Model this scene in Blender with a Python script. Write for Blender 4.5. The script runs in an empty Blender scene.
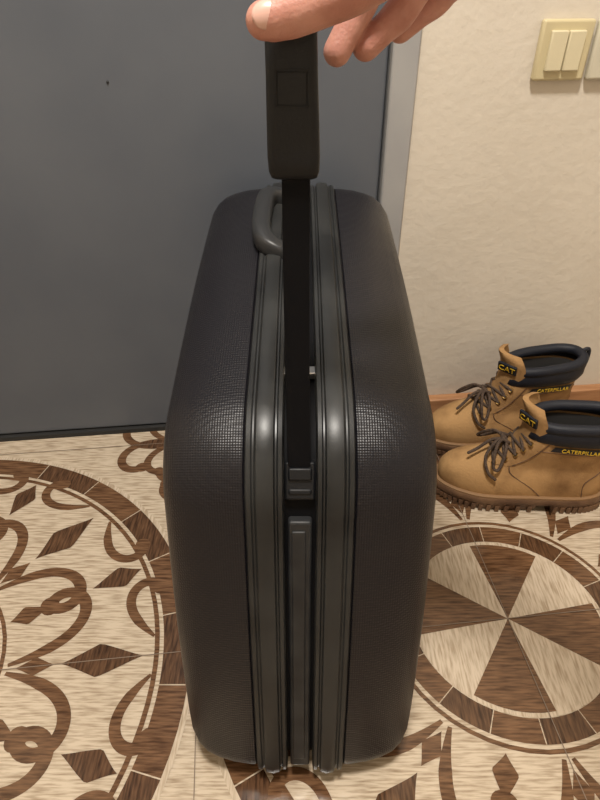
import bpy, bmesh, math, random
from mathutils import Vector, Matrix
random.seed(3)
scene = bpy.context.scene
scene.view_settings.view_transform = 'Standard'
pi = math.pi

# ---------------------------------------------------------------- helpers
def new_mat(name, col, rough=0.5, metal=0.0, col2=None, nscale=20, stretch=(1,1,1), bump=0.0, bscale=200,
            bkind='NOISE', spec=0.5, ramp=(0.35,0.65), detail=5, sss=0.0, rough2=None):
    m = bpy.data.materials.new(name); m.use_nodes = True
    nt = m.node_tree; b = nt.nodes['Principled BSDF']
    b.inputs['Base Color'].default_value = (*col, 1)
    b.inputs['Roughness'].default_value = rough
    b.inputs['Metallic'].default_value = metal
    b.inputs['Specular IOR Level'].default_value = spec
    if sss:
        b.inputs['Subsurface Weight'].default_value = sss
        b.inputs['Subsurface Radius'].default_value = (0.01, 0.004, 0.002)
        b.inputs['Subsurface Scale'].default_value = 0.5
    tc = nt.nodes.new('ShaderNodeTexCoord'); mp = nt.nodes.new('ShaderNodeMapping')
    nt.links.new(tc.outputs['Object'], mp.inputs['Vector'])
    mp.inputs['Scale'].default_value = stretch
    if col2 or rough2:
        n = nt.nodes.new('ShaderNodeTexNoise'); n.inputs['Scale'].default_value = nscale
        n.inputs['Detail'].default_value = detail
        nt.links.new(mp.outputs[0], n.inputs['Vector'])
    if col2:
        r = nt.nodes.new('ShaderNodeValToRGB')
        r.color_ramp.elements[0].color = (*col, 1); r.color_ramp.elements[0].position = ramp[0]
        r.color_ramp.elements[1].color = (*col2, 1); r.color_ramp.elements[1].position = ramp[1]
        nt.links.new(n.outputs['Fac'], r.inputs[0]); nt.links.new(r.outputs[0], b.inputs['Base Color'])
    if rough2:
        mr = nt.nodes.new('ShaderNodeMapRange'); mr.inputs[1].default_value=0.35; mr.inputs[2].default_value=0.65
        mr.inputs[3].default_value=rough; mr.inputs[4].default_value=rough2
        nt.links.new(n.outputs['Fac'], mr.inputs[0]); nt.links.new(mr.outputs[0], b.inputs['Roughness'])
    if bump:
        if bkind == 'VORONOI':
            t = nt.nodes.new('ShaderNodeTexVoronoi'); t.inputs['Scale'].default_value = bscale
            t.inputs['Randomness'].default_value = 0.1; out = t.outputs['Distance']
            rm = nt.nodes.new('ShaderNodeMapping'); rm.inputs['Rotation'].default_value=(math.radians(45),0,0)
            nt.links.new(tc.outputs['Object'], rm.inputs['Vector']); nt.links.new(rm.outputs[0], t.inputs['Vector'])
        else:
            t = nt.nodes.new('ShaderNodeTexNoise'); t.inputs['Scale'].default_value = bscale
            t.inputs['Detail'].default_value = 4; out = t.outputs['Fac']
            nt.links.new(tc.outputs['Object'], t.inputs['Vector'])
        bp = nt.nodes.new('ShaderNodeBump'); bp.inputs['Strength'].default_value = bump
        bp.inputs['Distance'].default_value = 0.002
        nt.links.new(out, bp.inputs['Height']); nt.links.new(bp.outputs[0], b.inputs['Normal'])
    return m

def mesh_obj(name, verts, faces, mats, parent=None, midx=None, smooth=True, angle=35, bevel=0, subsurf=0):
    me = bpy.data.meshes.new(name)
    me.from_pydata([tuple(v) for v in verts], [], faces)
    if not isinstance(mats, (list, tuple)): mats = [mats]
    for m in mats: me.materials.append(m)
    if midx:
        for p, i in zip(me.polygons, midx): p.material_index = i
    bm = bmesh.new(); bm.from_mesh(me); bmesh.ops.recalc_face_normals(bm, faces=bm.faces); bm.to_mesh(me); bm.free()
    for p in me.polygons: p.use_smooth = smooth
    if smooth: me.set_sharp_from_angle(angle=math.radians(angle))
    o = bpy.data.objects.new(name, me); scene.collection.objects.link(o)
    if bevel:
        b = o.modifiers.new('bevel', 'BEVEL'); b.width = bevel; b.segments = 3; b.limit_method = 'ANGLE'
    if subsurf:
        s = o.modifiers.new('sub', 'SUBSURF'); s.levels = subsurf; s.render_levels = subsurf
    if parent: o.parent = parent
    return o

def empty(name, loc=(0,0,0)):
    e = bpy.data.objects.new(name, None); e.empty_display_size = 0.05
    scene.collection.objects.link(e); e.location = loc
    return e

BOXF = [(0,1,3,2),(4,6,7,5),(0,4,5,1),(2,3,7,6),(0,2,6,4),(1,5,7,3)]
def boxv(x0,x1,y0,y1,z0,z1, T=None):
    vs = [Vector((x,y,z)) for x in (x0,x1) for y in (y0,y1) for z in (z0,z1)]
    return [T @ v for v in vs] if T else vs
def boxes(name, bl, mats, T=None, parent=None, bevel=0, midx=None):
    V=[];F=[];M=[]
    for i,b in enumerate(bl):
        k=len(V); V+=boxv(*b,T=T); F+=[tuple(a+k for a in f) for f in BOXF]; M+=[(midx[i] if midx else 0)]*6
    return mesh_obj(name,V,F,mats,parent,M,smooth=bool(bevel),bevel=bevel)

def catmull(P, R, n=6):
    P=[Vector(p) for p in P]; out=[];ro=[]
    for i in range(len(P)-1):
        p0=P[max(i-1,0)];p1=P[i];p2=P[i+1];p3=P[min(i+2,len(P)-1)]
        for k in range(n):
            t=k/n
            out.append(0.5*((2*p1)+(p2-p0)*t+(2*p0-5*p1+4*p2-p3)*t*t+(3*p1-p0-3*p2+p3)*t**3))
            ro.append(R[i]+(R[i+1]-R[i])*(t*t*(3-2*t)))
    out.append(P[-1]); ro.append(R[-1]); return out,ro

def tube(P, R, seg=12, n=6, caps=True, smooth_path=True, closed=False, flat=1.0):
    """returns verts, faces of a round-ended tube along P"""
    if not isinstance(R,(list,tuple)): R=[R]*len(P)
    if smooth_path and not closed: P,R=catmull(P,R,n)
    P=[Vector(p) for p in P]; L=len(P)
    tang=[]
    for i in range(L):
        a=P[(i-1)%L] if closed else P[max(i-1,0)]; b=P[(i+1)%L] if closed else P[min(i+1,L-1)]
        tang.append((b-a).normalized())
    ref=Vector((0,0,1)) if abs(tang[0].z)<0.9 else Vector((1,0,0))
    nrm=(ref-tang[0]*ref.dot(tang[0])).normalized()
    rings=[]; 
    def ring(c,nv,bv,r): return [c+nv*math.cos(2*pi*k/seg)*r*flat+bv*math.sin(2*pi*k/seg)*r for k in range(seg)]
    frames=[]
    for i in range(L):
        nrm=(nrm-tang[i]*nrm.dot(tang[i])).normalized(); frames.append((nrm.copy(),tang[i].cross(nrm)))
    if caps and not closed:
        for a in (80,60,40,20):
            a=math.radians(a); rings.append(ring(P[0]-tang[0]*R[0]*math.sin(a),*frames[0],R[0]*math.cos(a)))
    for i in range(L): rings.append(ring(P[i],*frames[i],R[i]))
    if caps and not closed:
        for a in (20,40,60,80):
            a=math.radians(a); rings.append(ring(P[-1]+tang[-1]*R[-1]*math.sin(a),*frames[-1],R[-1]*math.cos(a)))
    V=[v for r in rings for v in r]; F=[]
    nr=len(rings)
    for i in range(nr if closed else nr-1):
        j=(i+1)%nr
        for k in range(seg):
            F.append((i*seg+k,i*seg+(k+1)%seg,j*seg+(k+1)%seg,j*seg+k))
    if not closed:
        F.append(tuple(range(seg))); F.append(tuple((nr-1)*seg+k for k in range(seg)))
    return V,F
def merge(parts):
    V=[];F=[]
    for v,f in parts:
        k=len(V); V+=list(v); F+=[tuple(a+k for a in q) for q in f]
    return V,F
def loft(rings, cap0=True, cap1=True):
    n=len(rings[0]); V=[v for r in rings for v in r]; F=[]
    for i in range(len(rings)-1):
        for k in range(n): F.append((i*n+k,i*n+(k+1)%n,(i+1)*n+(k+1)%n,(i+1)*n+k))
    if cap0: F.append(tuple(range(n)))
    if cap1: F.append(tuple((len(rings)-1)*n+k for k in range(n)))
    return V,F

# ---------------------------------------------------------------- camera
cam_d = bpy.data.cameras.new('camera'); cam = bpy.data.objects.new('camera', cam_d)
scene.collection.objects.link(cam); scene.camera = cam
cam_d.sensor_fit='VERTICAL'; cam_d.sensor_height=24; cam_d.sensor_width=18; cam_d.lens=18.0
cam_d.clip_start=0.02
cam.location=(0,0,0.82); cam.rotation_euler=(math.radians(53),0,0)

# ---------------------------------------------------------------- materials
M_wall = new_mat('wall_paint',(0.66,0.60,0.51),0.75,col2=(0.70,0.64,0.55),nscale=6,bump=0.6,bscale=60)
M_ceil = new_mat('ceiling_paint',(0.8,0.78,0.74),0.8)
M_door = new_mat('door_paint',(0.095,0.108,0.132),0.36,col2=(0.114,0.127,0.150),nscale=4,bump=0.08,bscale=30)
M_frame= new_mat('door_frame_paint',(0.33,0.33,0.34),0.4,col2=(0.38,0.38,0.38),nscale=8)
M_darkgap=new_mat('rubber_seal',(0.02,0.02,0.02),0.7)
M_base = new_mat('baseboard_wood',(0.36,0.17,0.075),0.45,col2=(0.45,0.23,0.11),nscale=12,stretch=(1,8,8))
M_cream= new_mat('tile_cream_wood',(0.30,0.22,0.145),0.14,col2=(0.60,0.50,0.38),nscale=12,stretch=(2.5,26,1),ramp=(0.30,0.58),detail=10)
M_cream2=new_mat('tile_pale_wood',(0.34,0.255,0.17),0.14,col2=(0.60,0.50,0.385),nscale=12,stretch=(24,2.5,1),ramp=(0.30,0.58),detail=10)
M_brown= new_mat('tile_brown_wood',(0.060,0.027,0.012),0.14,col2=(0.20,0.105,0.053),nscale=12,stretch=(2.5,24,1),ramp=(0.32,0.66),detail=10)
M_brown2=new_mat('tile_dark_wood',(0.036,0.017,0.009),0.14,col2=(0.14,0.072,0.037),nscale=12,stretch=(24,2.5,1),ramp=(0.32,0.66),detail=10)
M_grout= new_mat('grout',(0.20,0.15,0.11),0.7)

# ---------------------------------------------------------------- room frame (u along the door wall, v away from it = 0)
YAW=math.radians(6.3)
TR = Matrix.Translation((0,1.016,0)) @ Matrix.Rotation(YAW,4,'Z')
U0,U1,V0=-1.25,1.25,-2.5
HC=2.55
floor = boxes('floor',[(U0,U1,V0,0.0,-0.1,0)],M_cream,TR)
boxes('ceiling',[(U0,U1,V0,0.0,HC,HC+0.1)],M_ceil,TR)
DL,DR,DT=-0.80,0.138,2.02     # door leaf
boxes('wall_back',[(0.18,U1+0.1,0,0.12,0,HC),(U0-0.1,DL-0.042,0,0.12,0,HC),(DL-0.042,0.18,0,0.12,DT+0.042,HC)],M_wall,TR)
boxes('wall_left',[(U0-0.1,U0,V0,0,0,HC)],M_wall,TR)
boxes('wall_right',[(U1,U1+0.1,V0,0,0,HC)],M_wall,TR)
boxes('wall_front',[(U0-0.1,U1+0.1,V0-0.1,V0,0,HC)],M_wall,TR)
boxes('baseboard_back',[(0.182,U1,-0.022,0,0,0.046)],M_base,TR,bevel=0.003)
boxes('baseboard_left',[(U0,U0+0.022,V0,-0.03,0,0.046)],M_base,TR,bevel=0.003)
boxes('baseboard_right',[(U1-0.022,U1,V0,-0.03,0,0.046)],M_base,TR,bevel=0.003)
door=empty('door_1')
boxes('door_leaf',[(DL+0.002,DR-0.003,0.004,0.06,0.012,DT)],M_door,TR,door,bevel=0.004)
boxes('door_frame',[(DR,0.18,-0.008,0.07,0,DT+0.04),(DL-0.042,DL,-0.008,0.07,0,DT+0.04),(DL,DR,-0.008,0.07,DT+0.001,DT+0.04)],M_frame,TR,door,bevel=0.003)
boxes('door_seal',[(DL,DR,0.03,0.08,0,DT)],M_darkgap,TR,door)
boxes('door_threshold',[(DL,DR,-0.004,0.03,0,0.010)],M_darkgap,TR,door)
M_chrome=new_mat('chrome',(0.7,0.7,0.7),0.2,1.0)
hp=[(DL+0.08,0.004,1.0),(DL+0.08,-0.045,1.0),(DL+0.10,-0.055,1.0),(DL+0.20,-0.055,1.0)]
v,f=tube([TR@Vector(p) for p in hp],0.009); mesh_obj('door_handle',v,f,M_chrome,door)
v,f=tube([TR@Vector(p) for p in [(-0.285,0.008,0.662),(-0.285,0.0035,0.662)]],0.002); mesh_obj('door_rivet',v,f,M_darkgap,door)

# switch and socket
M_plas=new_mat('ivory_plastic',(0.60,0.52,0.32),0.35); M_plas2=new_mat('ivory_plastic_rocker',(0.68,0.61,0.42),0.3)
sw=empty('light_switch'); cu,cz=0.403,0.695
boxes('switch_frame',[(cu-0.041,cu+0.041,-0.012,0,cz-0.041,cz+0.041)],M_plas,TR,sw,bevel=0.004)
boxes('rocker_1',[(cu-0.027,cu-0.001,-0.018,-0.008,cz-0.027,cz+0.027)],M_plas2,TR,sw,bevel=0.002)
boxes('rocker_2',[(cu+0.001,cu+0.027,-0.018,-0.008,cz-0.027,cz+0.027)],M_plas2,TR,sw,bevel=0.002)
M_wp=new_mat('white_plastic',(0.62,0.58,0.46),0.35)
so=empty('wall_socket'); cu2=cu+0.088
boxes('socket_frame',[(cu2-0.041,cu2+0.041,-0.012,0,cz-0.041,cz+0.041)],M_wp,TR,so,bevel=0.004)
ring=[]
for k,(r,d) in enumerate([(0.026,-0.011),(0.026,-0.017),(0.021,-0.017),(0.019,-0.0125)]):
    ring.append([TR@Vector((cu2+r*math.cos(a*pi/16),d,cz+r*math.sin(a*pi/16))) for a in range(32)])
v,f=loft(ring); mesh_obj('socket_cup',v,f,M_wp,so)
for i,s in enumerate((-1,1)):
    v,f=tube([TR@Vector((cu2+s*0.0095,-0.0127,cz)),TR@Vector((cu2+s*0.0095,-0.0122,cz))],0.0025)
    mesh_obj('socket_hole_%d'%(i+1),v,f,M_darkgap,so)

# ---------------------------------------------------------------- floor inlay
IV=[];IF=[];IM=[]
lay=[0]
def zj():
    lay[0]=(lay[0]+1)%97
    return lay[0]*0.000004
def addpoly(pts,mi,z):
    k=len(IV); IV.extend(Vector((p[0],p[1],z)) for p in pts); IF.append(tuple(range(k,k+len(pts)))); IM.append(mi)
def ribbon(pts,ws,mi,z):
    k=len(IV); n=len(pts)
    for i in range(n):
        a=Vector(pts[max(i-1,0)]);b=Vector(pts[min(i+1,n-1)]);t=(b-a).normalized();nn=Vector((-t.y,t.x))
        p=Vector(pts[i]); l=p+nn*ws[i]; r=p-nn*ws[i]
        IV.append(Vector((l.x,l.y,z)));IV.append(Vector((r.x,r.y,z)))
    for i in range(n-1):
        IF.append((k+2*i,k+2*i+1,k+2*i+3,k+2*i+2));IM.append(mi)
def ringseg(c,r0,r1,a0,a1,mi,z,n=8):
    for i in range(n):
        b0=a0+(a1-a0)*i/n;b1=a0+(a1-a0)*(i+1)/n
        addpoly([(c[0]+r*math.cos(b),c[1]+r*math.sin(b)) for r,b in ((r0,b0),(r1,b0),(r1,b1),(r0,b1))],mi,z)
def curl(fr,p,h,L,k0,k1,w0,w1,mi,z,pw=1.6,ball=1.45):
    """fr maps local motif 2D -> floor 2D"""
    n=44; x,y=p; pts=[];ws=[]
    for i in range(n+1):
        t=i/n; pts.append(fr(x,y)); ws.append((w0+(w1-w0)*t)*(0.35+0.65*min(1,t*4)))
        h+=(k0+(k1-k0)*t**pw)*L/n; x+=math.cos(h)*L/n; y+=math.sin(h)*L/n
    z+=zj()
    ribbon(pts,ws,mi,z)
    c=Vector(pts[-1]); r=w1*ball
    addpoly([(c.x+r*math.cos(a*pi/8),c.y+r*math.sin(a*pi/8)) for a in range(16)],mi,z+0.000002)
def leaf(fr,r0,r1,w,mi,z,y0=0,peak=0.5):
    n=16; L=[];Rr=[]
    for i in range(n+1):
        t=i/n; 
        s=(t/peak) if t<peak else (1-t)/(1-peak)
        s=s**1.4*0.7+0.3*math.sin(pi*t)
        L.append(fr(r0+(r1-r0)*t,y0+w*s)); Rr.append(fr(r0+(r1-r0)*t,y0-w*s))
    z+=zj()
    for i in range(n): addpoly([L[i],L[i+1],Rr[i+1],Rr[i]],mi,z)
Z1=0.0002
def rosette(c):
    off=math.radians(11)
    for k in range(8):
        a0=off+k*pi/4
        ringseg(c,0.0,0.142,a0,a0+pi/4,(1 if k%2 else 3),Z1,6)
    ringseg(c,0.142,0.148,0,2*pi,4,Z1,48)
    for k in range(16):
        ringseg(c,0.149,0.182,k*pi/8+0.004,(k+1)*pi/8-0.004,1 if k%2 else 2,Z1,5)
    ringseg(c,0.188,0.194,0,2*pi,1,Z1,48)
    for k in range(8):
        a=YAW+k*pi/4
        def fr(x,y,a=a): return (c[0]+x*math.cos(a)-y*math.sin(a),c[1]+x*math.sin(a)+y*math.cos(a))
        for s in (1,-1):
            curl(fr,(0.20,0.006*s),s*0.30,0.225,s*1.5,s*50,0.008,0.0098,1,Z1)
            curl(fr,(0.405,0.030*s),pi-s*0.75,0.150,s*-2,s*-60,0.0065,0.0085,1,Z1)
        leaf(fr,0.275,0.392,0.026,2,Z1+0.0004,peak=0.45)
        leaf(fr,0.212,0.266,0.014,1,Z1+0.0004,peak=0.5)
        b=a+pi/8
        def fr2(x,y,a=b): return (c[0]+x*math.cos(a)-y*math.sin(a),c[1]+x*math.sin(a)+y*math.cos(a))
        leaf(fr2,0.325,0.405,0.021,2,Z1+0.0004,peak=0.6)
        leaf(fr2,0.20,0.258,0.017,1,Z1+0.0004,peak=0.4)
    ringseg(c,0.407,0.414,0,2*pi,1,Z1+0.0004,96)
    for k in range(24):
        ringseg(c,0.420,0.460,k*pi/12+0.002,(k+1)*pi/12-0.002,1 if k%2 else 2,Z1,6)
    ringseg(c,0.460,0.468,0,2*pi,4,Z1+0.0004,96)
def corner(c):
    for k in range(4):
        a=YAW+k*pi/2
        def fr(x,y,a=a): return (c[0]+x*math.cos(a)-y*math.sin(a),c[1]+x*math.sin(a)+y*math.cos(a))
        for s in (1,-1):
            curl(fr,(0.03,0.0),s*0.2,0.22,s*-1,s*-46,0.007,0.009,1,Z1)
            curl(fr,(0.06,0.0),s*0.5,0.12,s*3,s*55,0.006,0.008,1,Z1)
        leaf(fr,0.05,0.15,0.015,2,Z1+0.0004)
    addpoly([(c[0]+0.03*math.cos(a*pi/12),c[1]+0.03*math.sin(a*pi/12)) for a in range(24)],2,Z1+0.0009)
u=Vector((math.cos(YAW),math.sin(YAW))); vv=Vector((-math.sin(YAW),math.cos(YAW)))
Mc=Vector((0.318,0.532)); PITCH=0.94
def inside(c,m):
    l=TR.inverted()@Vector((c.x,c.y,0)); return U0+m<l.x<U1-m and V0+m<l.y
for i in range(-1,2):
    for j in range(-2,1):
        c=Mc+u*PITCH*i+vv*PITCH*j
        if inside(c,0.3): rosette(c)
for i in range(-2,2):
    for j in range(-2,1):
        c=Mc+u*PITCH*(i+0.5)+vv*PITCH*(j+0.5)
        if inside(c,0.1): corner(c)
for i in range(-3,4):
    p=Mc+u*PITCH/2*i
    l=(TR.inverted()@Vector((p.x,p.y,0))).x
    if U0<l<U1:
        a=TR@Vector((l,V0,0)); b=TR@Vector((l,0,0)); ribbon([(a.x,a.y),(b.x,b.y)],[0.0006]*2,5,0.0012)
for j in range(-5,2):
    p=Mc+vv*PITCH/2*j
    l=(TR.inverted()@Vector((p.x,p.y,0))).y
    if V0<l<0:
        a=TR@Vector((U0,l,0)); b=TR@Vector((U1,l,0)); ribbon([(a.x,a.y),(b.x,b.y)],[0.0006]*2,5,0.00121)
Ti=TR.inverted()
keepF=[];keepM=[]
for f_,m_ in zip(IF,IM):
    ok=all((U0-0.02<(Ti@IV[q]).x<U1+0.02) and (V0-0.02<(Ti@IV[q]).y<0.003) for q in f_)
    if ok: keepF.append(f_);keepM.append(m_)
me_mats=[M_cream,M_brown,M_brown2,M_cream2,M_cream2,M_grout]
me=bpy.data.meshes.new('floor_inlay'); me.from_pydata([tuple(p) for p in IV],[],keepF)
for m in me_mats: me.materials.append(m)
for p,i in zip(me.polygons,keepM):
    p.material_index=i
bm=bmesh.new(); bm.from_mesh(me)
for f_ in bm.faces:
    if f_.normal.z<0: f_.normal_flip()
bm.to_mesh(me); bm.free()
io=bpy.data.objects.new('floor_inlay',me); scene.collection.objects.link(io); io.parent=floor

# ---------------------------------------------------------------- suitcase
M_shell=new_mat('suitcase_shell',(0.0085,0.0078,0.0105),0.30,bump=0.34,bscale=400,bkind='VORONOI',spec=0.36,nscale=9,rough2=0.42)
M_rim  =new_mat('suitcase_rim',(0.012,0.0125,0.013),0.30,col2=(0.026,0.027,0.027),nscale=14,bump=0.06,bscale=80,rough2=0.46,spec=0.40,detail=9)
M_chan =new_mat('suitcase_channel',(0.016,0.0165,0.018),0.45,col2=(0.030,0.031,0.032),nscale=40,spec=0.35)
M_core =new_mat('suitcase_gap',(0.004,0.004,0.005),0.7,spec=0.15)
M_strap=new_mat('strap_rubber',(0.003,0.003,0.004),0.6,bump=0.1,bscale=600,spec=0.12)
M_grip =new_mat('grip_plastic',(0.008,0.0085,0.010),0.45,bump=0.1,bscale=500,spec=0.3)
M_hand =new_mat('carry_handle_plastic',(0.024,0.025,0.027),0.40,spec=0.45)
M_steel=new_mat('latch_steel',(0.6,0.6,0.6),0.3,1.0)
case=empty('suitcase')
CORN=[((0.300,0.003),0.040),((0.985,0.010),0.06),((0.985,0.543),0.080),((0.392,0.472),0.10)]
def outline(inset,n=12,m=8):
    P=[Vector(c[0]) for c in CORN]; R=[c[1] for c in CORN]; N=4
    D=[(P[(i+1)%N]-P[i]).normalized() for i in range(N)]
    Nn=[Vector((-d.y,d.x)) for d in D]
    Q=[]
    for i in range(N):
        a=P[i-1]+Nn[i-1]*inset; d1=D[i-1]; b=P[i]+Nn[i]*inset; d2=D[i]
        cr=d1.x*d2.y-d1.y*d2.x; w=b-a; t=(w.x*d2.y-w.y*d2.x)/cr; Q.append(a+d1*t)
    out=[];arcs=[]
    for i in range(N):
        d1=D[i-1];d2=D[i]; tau=math.acos(max(-1,min(1,d1.dot(d2)))); r=max(R[i]-0.35*inset,0.03)
        s=Q[i]-d1*r*math.tan(tau/2); c=s+Nn[i-1]*r; a0=math.atan2(s.y-c.y,s.x-c.x)
        arcs.append([c+Vector((math.cos(a0+tau*k/n),math.sin(a0+tau*k/n)))*r for k in range(n+1)])
    for i in range(N):
        out+=arcs[i]; e0=arcs[i][-1]; e1=arcs[(i+1)%N][0]; nn=Nn[i]
        bow=(0.006 if i in (2,3) else 0)
        for k in range(1,m): 
            t=k/m; out.append(e0.lerp(e1,t)-nn*bow*math.sin(pi*t))
    return out
def sweep(name,prof,mat,closed,cap_last=False,sx=1):
    rings=[[Vector((sx*x,p.x,p.y)) for p in outline(ins)] for x,ins in prof]
    n=len(rings[0]); V=[v for r in rings for v in r]; F=[]
    K=len(rings)
    for i in range(K if closed else K-1):
        j=(i+1)%K
        for k in range(n): F.append((i*n+k,i*n+(k+1)%n,j*n+(k+1)%n,j*n+k))
    if cap_last: F.append(tuple((K-1)*n+k for k in range(n)))
    return mesh_obj(name,V,F,mat,case,angle=40)
for s,nm in ((-1,'left'),(1,'right')):
    sweep('shell_'+nm,[(0.048,0.02),(0.050,0.006),(0.053,0.003),(0.060,0.003),(0.080,0.005),(0.098,0.0085),(0.112,0.013),(0.1225,0.020),(0.1305,0.030),(0.1355,0.043),(0.139,0.060),(0.141,0.083),(0.1425,0.11),(0.143,0.14)],M_shell,False,True,s)
    sweep('rim_'+nm,[(0.015,0.02),(0.015,0.002),(0.0165,-0.001),(0.020,-0.0015),(0.0215,0.001),(0.023,0.001),(0.0245,-0.003),(0.032,-0.0045),(0.040,-0.0035),(0.0425,0.000),(0.044,0.000),(0.0455,-0.0015),(0.0495,-0.001),(0.051,0.002),(0.051,0.02)],M_rim,True,False,s)
rings=[[Vector((x,p.x,p.y)) for p in outline(0.014)] for x in (-0.016,0.016)]
v,f=loft(rings); mesh_obj('gasket_core',v,f,M_core,case)
A=Vector((0,CORN[0][0][0],CORN[0][0][1])); B=Vector((0,CORN[3][0][0],CORN[3][0][1])); dn=(B-A).normalized(); nrm=Vector((0,-dn.z,dn.y))
TE=Matrix(((1,0,0,0),(0,-nrm.y,dn.y,A.y),(0,-nrm.z,dn.z,A.z),(0,0,0,1)))
# local: x width, y into case, z up along the end
boxes('strap_channel',[(-0.0115,0.0115,0.004,0.02,0.035,0.395)],M_chan,TE,case,bevel=0.003)
boxes('channel_rib',[(-0.0080,0.0055,0.002,0.008,0.05,0.385)],M_chan,TE,case,bevel=0.0015)
TB=Matrix.Translation((0,0.3995,0.424))@Matrix.Rotation(-math.radians(30),4,'X')
boxes('strap_bracket',[(-0.0140,0.0140,-0.003,0.02,-0.017,0.019),(-0.011,0.011,-0.006,0.01,0.002,0.014),(-0.011,0.011,-0.0045,0.01,-0.012,-0.006)],M_grip,TB,case,bevel=0.002)
def rect_loft(name,secs,mat,p=4,seg=24,parent=None):
    rings=[]
    for (cx,cy,cz,hx,hy) in secs:
        r=[]
        for k in range(seg):
            a=2*pi*(k+0.5)/seg; c=math.cos(a);s_=math.sin(a)
            d=(abs(c)**p+abs(s_)**p)**(-1/p); r.append(Vector((cx+hx*d*c,cy+hy*d*s_,cz)))
        rings.append(r)
    v,f=loft(rings); return mesh_obj(name,v,f,mat,parent or case,angle=50)
rect_loft('pull_strap',[(-0.0005,0.402,0.428,0.0106,0.0018),(-0.001,0.410,0.45,0.0106,0.0018),(-0.002,0.424,0.50,0.0106,0.0018),(-0.003,0.445,0.62,0.0106,0.0018),(-0.003,0.455,0.70,0.0106,0.0018)],M_strap,p=8)
gs=[(0.684,0.0145,0.004),(0.6855,0.0170,0.007),(0.690,0.0185,0.0095),(0.70,0.0190,0.0105),(0.72,0.0186,0.0095),(0.75,0.0178,0.0085),(0.78,0.0174,0.008),(0.797,0.0172,0.008),(0.803,0.0160,0.007),(0.805,0.013,0.004)]
rect_loft('grip',[(-0.0045-0.02*(z-0.7),0.455+(z-0.70)*0.10,z,hx,hy) for z,hx,hy in gs],M_grip,p=5,seg=40)
GT=Matrix.Translation((-0.0054,0.4590-0.0090,0.744))@Matrix.Rotation(math.radians(-6),4,'X')
w=0.0115
boxes('grip_emboss',[(-w,w,-0.0008,0.002,w-0.0009,w),(-w,w,-0.0008,0.002,-w,-w+0.0009),(-w,-w+0.0009,-0.0008,0.002,-w,w),(w-0.0009,w,-0.0008,0.002,-w,w)],M_grip,GT,case)
boxes('grip_pad',[(-w+0.002,w-0.002,-0.0003,0.002,-w+0.002,w-0.002)],M_grip,GT,case)
def sqtube(pts,hw,hh,p=4,seg=20,n=5):
    P,_=catmull(pts,[1]*len(pts),n); L=len(P); rings=[]
    for i in range(L):
        t=(P[min(i+1,L-1)]-P[max(i-1,0)]).normalized(); up=Vector((0,0,1)); up=(up-t*up.dot(t)).normalized(); sd=t.cross(up)
        r=[]
        for k in range(seg):
            a=2*pi*(k+0.5)/seg; c=math.cos(a);s_=math.sin(a); d=(abs(c)**p+abs(s_)**p)**(-1/p)
            r.append(P[i]+sd*(hw*d*c)+up*(hh*d*s_))
        rings.append(r)
    return loft(rings)
hpth=[(-0.012,0.710,0.507),(-0.027,0.708,0.519),(-0.042,0.716,0.527),(-0.049,0.737,0.532),(-0.050,0.775,0.536),(-0.049,0.805,0.539),(-0.047,0.832,0.541),(-0.040,0.848,0.541),(-0.027,0.854,0.537),(-0.014,0.853,0.526)]
v,f=sqtube(hpth,0.0120,0.0115); mesh_obj('carry_handle',v,f,M_hand,case,angle=60)
boxes('latch_1',[(-0.016,0.016,0.492,0.505,0.475,0.4825)],M_steel,None,case,bevel=0.001)
boxes('latch_2',[(-0.016,0.016,0.88,0.90,0.51,0.530)],M_rim,None,case,bevel=0.001)
for i,(x,y) in enumerate([(-0.032,0.342),(0.032,0.342),(-0.035,0.93),(0.035,0.93)]):
    r=0.018
    rr=[[Vector((x+dx,y+rad*math.cos(a*pi/12),r+rad*math.sin(a*pi/12))) for a in range(24)] for dx,rad in ((-0.012,r-0.003),(-0.009,r),(0.009,r),(0.012,r-0.003))]
    v,f=loft(rr); mesh_obj('wheel_%d'%(i+1),v,f,M_core,case)

# ---------------------------------------------------------------- boots
M_nub=new_mat('tan_nubuck',(0.20,0.105,0.042),0.85,col2=(0.45,0.265,0.115),nscale=15,bump=0.4,bscale=260,spec=0.2,ramp=(0.27,0.58),detail=9)
M_sole=new_mat('gum_sole',(0.10,0.05,0.026),0.6,col2=(0.18,0.098,0.05),nscale=30)
M_welt=new_mat('welt',(0.25,0.14,0.062),0.6)
M_pad=new_mat('padded_collar',(0.012,0.014,0.022),0.55,bump=0.2,bscale=300,spec=0.35)
M_in=new_mat('boot_lining',(0.03,0.028,0.027),0.9)
M_lace=new_mat('bootlace',(0.045,0.027,0.02),0.85,col2=(0.10,0.065,0.042),nscale=300)
M_eye=new_mat('brass_eyelet',(0.5,0.32,0.12),0.35,1.0)
M_yel=new_mat('label_yellow',(0.75,0.48,0.03),0.6)
FW=[(-0.02,0.030),(0.0,0.034),(0.03,0.0375),(0.08,0.037),(0.13,0.039),(0.18,0.046),(0.22,0.0505),(0.26,0.0485),(0.30,0.042)]
def fw(x):
    if x<=FW[0][0]: return FW[0][1]
    for (a,b),(c,d) in zip(FW,FW[1:]):
        if x<=c: 
            t=(x-a)/(c-a); return b+(d-b)*t
    return FW[-1][1]
LV=[(0.026,0.006,0.288,0.98),(0.036,0.003,0.292,1.02),(0.048,0.002,0.293,1.03),(0.060,0.002,0.290,1.0),(0.070,0.003,0.283,0.95),(0.079,0.004,0.270,0.88),(0.086,0.005,0.252,0.81),(0.092,0.006,0.232,0.78),(0.099,0.007,0.213,0.79),(0.110,0.008,0.195,0.82),(0.125,0.009,0.179,0.88),(0.142,0.009,0.166,0.94),(0.158,0.007,0.157,0.98),(0.172,0.004,0.152,1.02)]
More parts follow.
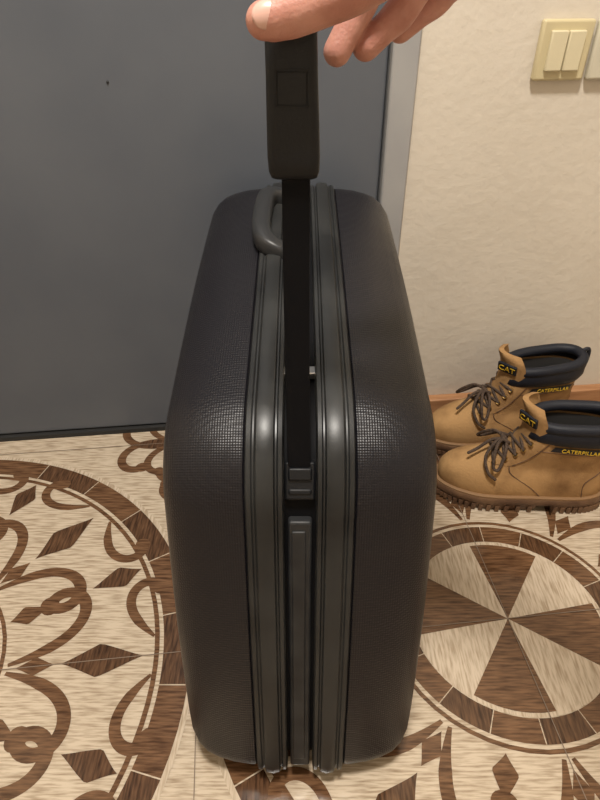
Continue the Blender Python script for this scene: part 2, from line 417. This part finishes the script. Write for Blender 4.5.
def lv(z):
    if z<=LV[0][0]: return LV[0][1:]
    for a,b in zip(LV,LV[1:]):
        if z<=b[0]:
            t=(z-a[0])/(b[0]-a[0]); return tuple(a[i]+(b[i]-a[i])*t for i in (1,2,3))
    return LV[-1][1:]
def surf(z,phi,off=0.0,scale=1.0):
    xb,xf,w=lv(z); xc=(xb+xf)/2; a=(xf-xb)/2*scale+off
    c=math.cos(phi);s=math.sin(phi)
    x=xc+a*math.copysign(abs(c)**0.85,c)
    y=(fw(x)*w*scale+off)*math.copysign(abs(s)**0.72,s)
    return Vector((x,y,z))
NS=48
def boot(T):
    e=empty('work_boot'); e.matrix_world=T
    def add(nm,v,f,m,**k): return mesh_obj(nm,v,f,m,e,**k)
    rings=[[surf(z,2*pi*k/NS) for k in range(NS)] for z,_,_,_ in LV]
    v,f=loft(rings,True,False); add('upper',v,f,M_nub,angle=60)
    ri=[[surf(z,2*pi*k/NS,-0.006) for k in range(NS)] for z in (0.172,0.158,0.142,0.125,0.110,0.099)]
    v,f=loft(ri,False,True); add('lining',v,f,M_in)
    def top(phi): return 0.188+0.007*(-math.cos(phi))
    path=[Vector((surf(0.172,2*pi*k/NS,-0.003).x,surf(0.172,2*pi*k/NS,-0.003).y,top(2*pi*k/NS))) for k in range(NS)]
    v,f=tube(path,[0.0095]*NS,seg=12,closed=True); add('collar_roll',v,f,M_pad)
    rc=[[surf(z,2*pi*k/NS,o) for k in range(NS)] for z,o in ((0.152,0.0005),(0.155,0.003),(0.166,0.0060),(0.178,0.0045),(0.186,0.002))]
    for i,r in enumerate(rc):
        if i>=3:
            for k,p in enumerate(r): p.z=[0,0,0,0.178,0.188][i]+0.007*(-math.cos(2*pi*k/NS))
    v,f=loft(rc,False,False); add('collar_band',v,f,M_pad,angle=70)
    def outl(z,off,x0=-1,x1=9,n=64):
        r=[]
        for k in range(n):
            p=surf(0.04,2*pi*k/n,off); p.x=min(max(p.x,x0),x1); p.z=z; r.append(p)
        return r
    v,f=loft([outl(0.016,0.006),outl(0.018,0.0075),outl(0.027,0.008),outl(0.030,0.0065)]); add('midsole',v,f,M_sole,angle=40)
    v,f=loft([outl(0.0302,0.0055),outl(0.0335,0.0055),outl(0.0345,0.003)]); add('welt',v,f,M_welt,angle=40)
    v,f=loft([outl(0.0,0.003,-1,0.088),outl(0.017,0.006,-1,0.092)]); add('heel_block',v,f,M_sole,angle=40)
    v,f=loft([outl(0.0,0.001,0.120,0.272),outl(0.004,0.003,0.118,0.282),outl(0.017,0.006,0.115,9)]); add('forefoot_sole',v,f,M_sole,angle=40)
    parts=[]
    for k in range(0,64):
        ph=2*pi*k/64; p=surf(0.04,ph,0.0045)
        if 0.090<p.x<0.118: continue
        q=boxv(p.x-0.0035,p.x+0.0035,p.y-0.003,p.y+0.003,0.0 if p.x<0.27 else 0.004,0.014)
        parts.append((q,BOXF))
    v,f=merge(parts); add('sole_lugs',v,f,M_sole,smooth=False)
    # tongue
    rg=[]
    for (x,z,w) in [(0.190,0.110,0.022),(0.176,0.130,0.026),(0.165,0.152,0.030),(0.162,0.175,0.035),(0.165,0.195,0.037),(0.170,0.207,0.036),(0.173,0.214,0.032),(0.174,0.218,0.025)]:
        r=[]
        for side in (1,-1):
            for i in range(9):
                t=(-1+2*i/8)*side; r.append(Vector((x-0.022*t*t+0.005*side-0.002,w*t,z-0.003*t*t)))
        rg.append(r)
    v,f=loft(rg); add('tongue',v,f,[M_nub],angle=60)
    cq=bpy.data.curves.new('patch_text','FONT'); cq.body='CAT'; cq.size=0.017; cq.extrude=0.0004; cq.align_x='CENTER'; cq.materials.append(M_yel)
    tq=bpy.data.objects.new('patch_text',cq); scene.collection.objects.link(tq); tq.parent=e
    # patch on the camera-side half of the tongue, following its curve
    rz=Matrix.Rotation(math.radians(38),4,'Z')
    base=Matrix(((0,0.22,0.975,0.0),(1,0,0,0.0),(0,0.975,-0.22,0.0),(0,0,0,1)))
    pm=Matrix.Translation((0.1640,0.0185,0.183))@rz@base
    tq.matrix_local=pm@Matrix.Translation((0,0,0.0012))
    boxes('tongue_patch',[(-0.0185,0.0185,-0.004,0.0160,-0.004,0.0008)],M_pad,pm,e,bevel=0.001)
    for sd in (1,-1):
        zs=[0.094+0.010*i for i in range(7)]
        fa=[surf(z,sd*0.50,0.0012) for z in zs]; fb=[surf(z,sd*1.05,0.0012) for z in zs]; fc=[surf(z,sd*0.78,0.0020) for z in zs]
        V=fa+fc+fb; n=len(zs); F=[(i,i+1,n+i+1,n+i) for i in range(n-1)]+[(n+i,n+i+1,2*n+i+1,2*n+i) for i in range(n-1)]
        add('facing_%s'%('a' if sd>0 else 'b'),V,F,M_nub)
        for j,(pp) in enumerate([[(0.034,1.75),(0.055,1.62),(0.080,1.35),(0.094,1.05)],[(0.095,1.08),(0.12,1.08),(0.150,1.10)],[(0.034,2.35),(0.065,2.30),(0.085,2.55),(0.10,3.0)],[(0.134,1.0),(0.134,1.6),(0.134,2.2),(0.134,2.8)]]):
            v,f=tube([surf(z,sd*p,0.0004) for z,p in pp],0.0010,seg=6); add('seam_%d'%j,v,f,M_sole)
    ez=[0.096,0.106,0.119,0.132,0.146]
    ey=[]; parts=[]
    for sd in (1,-1):
        l=[]
        for z in ez:
            c=surf(z,sd*0.66,0.0035); nrm_=(surf(z,sd*0.66,0.01)-surf(z,sd*0.66,0)).normalized(); nrm_.z+=0.6; nrm_.normalize()
            a=nrm_.orthogonal().normalized(); b=nrm_.cross(a)
            parts.append(tube([c+(a*math.cos(q*pi/6)+b*math.sin(q*pi/6))*0.0036 for q in range(12)],[0.0014]*12,seg=6,closed=True))
            l.append(c)
        ey.append(l)
    v,f=merge(parts); add('eyelets',v,f,M_eye)
    parts=[]
    up=Vector((0.008,0,0.008))
    for i in range(len(ez)-1):
        for a,b in ((0,1),(1,0)):
            p=ey[a][i];q=ey[b][i+1]; mid=(p+q)/2+up*(1.0+0.15*a)
            parts.append(tube([p,p.lerp(mid,0.6)+up*0.25,mid,q.lerp(mid,0.6)+up*0.25,q],0.0027,seg=8))
    k=(ey[0][2]+ey[1][2])/2+Vector((0.014,0,0.010))
    for L in ([(0,0,0),(0.015,0.018,0.004),(0.022,0.038,-0.012),(0.020,0.046,-0.032),(0.010,0.044,-0.034),(0.002,0.026,-0.006),(0,0,0)],
              [(0,0,0),(0.018,-0.015,0.004),(0.034,-0.028,-0.012),(0.040,-0.040,-0.030),(0.028,-0.038,-0.026),(0.010,-0.016,0.0),(0,0,0)],
              [(0,0,0),(0.018,0.012,0.002),(0.034,0.030,-0.020),(0.028,0.046,-0.042),(0.014,0.050,-0.054)],
              [(0,0,0),(0.024,0.002,-0.004),(0.046,0.010,-0.020),(0.062,0.020,-0.024)],
              [(-0.004,-0.01,0),(0.006,-0.008,0.004),(0.006,0.008,0.004),(-0.004,0.01,0)]):
        parts.append(tube([k+Vector(p) for p in L],0.0028,seg=8))
    v,f=merge(parts); add('laces',v,f,M_lace)
    n=10; ph=[1.25+1.05*i/n for i in range(n+1)]
    V=[surf(0.138,p,0.0018) for p in ph]+[surf(0.1505,p,0.0035) for p in ph]
    F=[(i,i+1,n+2+i,n+1+i) for i in range(n)]; add('side_label',V,F,M_pad)
    cu_=bpy.data.curves.new('label_text','FONT'); cu_.body='CATERPILLAR'; cu_.size=0.0105; cu_.extrude=0.0003; cu_.align_x='CENTER'
    cu_.materials.append(M_yel)
    to=bpy.data.objects.new('label_text',cu_); scene.collection.objects.link(to); to.parent=e
    c=surf(0.1405,1.72,0.0052)
    to.matrix_local=Matrix(((-1,0,0,c.x),(0,0,1,c.y),(0,1,0,c.z+0.0006),(0,0,0,1)))
    v,f=tube([(-0.004,0.0,0.150),(-0.008,0,0.18),(-0.006,0,0.204),(0.004,0,0.203),(0.006,0,0.19)],0.004,seg=8,flat=1); add('pull_loop',v,f,M_pad)
    return e
def placeT(hx,hy,tx,ty):
    d=Vector((tx-hx,ty-hy)); a=math.atan2(d.y,d.x); return Matrix.Translation((hx,hy,0.0012))@Matrix.Rotation(a,4,'Z')
boot(placeT(0.547,0.776,0.249,0.820))
boot(placeT(0.548,0.976,0.256,0.933))

# ---------------------------------------------------------------- hand
M_skin=new_mat('skin',(0.46,0.20,0.15),0.5,col2=(0.58,0.29,0.225),nscale=50,bump=0.25,bscale=350,sss=0.12)
M_nail=new_mat('nail',(0.68,0.42,0.35),0.25)
M_sleeve=new_mat('sleeve_cloth',(0.05,0.055,0.07),0.9,bump=0.4,bscale=300)
hand=empty('hand')
wr=Vector((0.168,0.395,0.912))
D=dict(index=[(0.082,0.452,0.866),(0.060,0.484,0.828),(0.042,0.490,0.790),(0.026,0.482,0.762)],
 middle=[(0.103,0.464,0.860),(0.094,0.502,0.816),(0.070,0.502,0.783),(0.047,0.493,0.764)],
 ring=[(0.124,0.474,0.856),(0.122,0.518,0.818),(0.100,0.526,0.790),(0.074,0.518,0.772)],
 pinky=[(0.142,0.478,0.856),(0.145,0.522,0.830),(0.128,0.542,0.806),(0.106,0.539,0.790)])
RR=dict(index=[0.0128,0.0116,0.0108,0.0098],middle=[0.0130,0.0118,0.0110,0.0100],ring=[0.0124,0.0112,0.0105,0.0094],pinky=[0.0110,0.0096,0.0090,0.0082])
parts=[]
for k in D:
    P=D[k];R=RR[k]
    pts=[];rs=[]
    for i in range(3):
        a=Vector(P[i]);b=Vector(P[i+1]); pts+=[a,a.lerp(b,0.5)]; rs+=[R[i]*1.05,(R[i]+R[i+1])/2*0.96]
    pts.append(Vector(P[3])); rs.append(R[3])
    parts.append(tube(pts,rs,seg=20,n=5))
    parts.append(tube([wr+(Vector(P[0])-Vector(D['middle'][0]))*0.5,wr.lerp(Vector(P[0]),0.5)+Vector((0,0,0.004)),Vector(P[0])],[0.019,0.018,0.0135],seg=20,n=5))
TH=[(0.140,0.400,0.895),(0.098,0.406,0.856),(0.060,0.421,0.819),(0.036,0.4330,0.802),(0.014,0.4390,0.7935),(-0.004,0.4390,0.7880),(-0.016,0.4375,0.7850),(-0.0225,0.437,0.7842)]
parts.append(tube(TH,[0.021,0.0195,0.0155,0.0138,0.0138,0.0138,0.0126,0.0112],seg=24,n=5))
parts.append(tube([(0.098,0.410,0.865),(0.092,0.440,0.862)],[0.013,0.013],seg=16))
elbow=Vector((0.36,0.16,0.99))
parts.append(tube([wr,wr.lerp(elbow,0.25),wr.lerp(elbow,0.6),elbow],[0.025,0.028,0.036,0.040],seg=24,n=6))
v,f=merge(parts)
hm=mesh_obj('hand_skin',v,f,M_skin,hand)
r=hm.modifiers.new('remesh','REMESH'); r.mode='VOXEL'; r.voxel_size=0.0011; r.use_smooth_shade=True
s=hm.modifiers.new('smooth','SMOOTH'); s.factor=0.5; s.iterations=4
def nail(c,xd,nd,L,W):
    xd=Vector(xd).normalized(); nd=Vector(nd); nd=(nd-xd*nd.dot(xd)).normalized(); yd=nd.cross(xd)
    V=[];F=[];n=10
    for i in range(n+1):
        for j in range(n+1):
            a=-1+2*i/n;b=-1+2*j/n
            k=math.sqrt(1-b*b/2);kk=math.sqrt(1-a*a/2)
            x=a*k*L;y=b*kk*W; V.append(Vector(c)+xd*x+yd*y-nd*(y*y/W*0.40+0.0008*(a*a)))
    for i in range(n):
        for j in range(n): F.append((i*(n+1)+j,(i+1)*(n+1)+j,(i+1)*(n+1)+j+1,i*(n+1)+j+1))
    o=mesh_obj('nail',V,F,M_nail,hand); q=o.modifiers.new('s','SOLIDIFY'); q.thickness=0.0009; q.offset=0
    return o
nail((-0.0205,0.4262,0.7885),(-1,-0.05,-0.2),(-0.12,-0.97,0.25),0.0085,0.0078)
for k in D:
    a=Vector(D[k][2]);b=Vector(D[k][3]); t=(b-a).normalized(); nd=Vector((0.1,1,0.3)); nd=(nd-t*nd.dot(t)).normalized()
    nail(b+nd*(RR[k][3]*0.98),t,nd,0.0065,0.0058)
v,f=tube([wr.lerp(elbow,0.42),wr.lerp(elbow,0.7),elbow+(elbow-wr)*0.15],[0.043,0.05,0.056],seg=28,n=6,caps=False); mesh_obj('sleeve',v,f,M_sleeve,hand)

# ---------------------------------------------------------------- lights
lamp=empty('ceiling_lamp',(-0.05,0.1,HC))
M_opal=new_mat('opal_glass',(0.9,0.88,0.84),0.3)
rr=[[Vector((rad*math.cos(a*pi/16),rad*math.sin(a*pi/16),z)) for a in range(32)] for rad,z in ((0.20,0.0),(0.21,-0.01),(0.21,-0.03),(0.19,-0.045))]
v,f=loft(rr); mesh_obj('lamp_body',v,f,M_opal,lamp)
ld=bpy.data.lights.new('lamp_light','AREA'); ld.shape='DISK'; ld.size=0.30; ld.energy=55; ld.color=(1,0.945,0.865)
lo=bpy.data.objects.new('lamp_light',ld); scene.collection.objects.link(lo); lo.parent=lamp; lo.location=(0,0,-0.06)
wd=bpy.data.worlds.new('world'); scene.world=wd; wd.use_nodes=True
wd.node_tree.nodes['Background'].inputs[0].default_value=(0.9,0.9,1,1); wd.node_tree.nodes['Background'].inputs[1].default_value=0.2
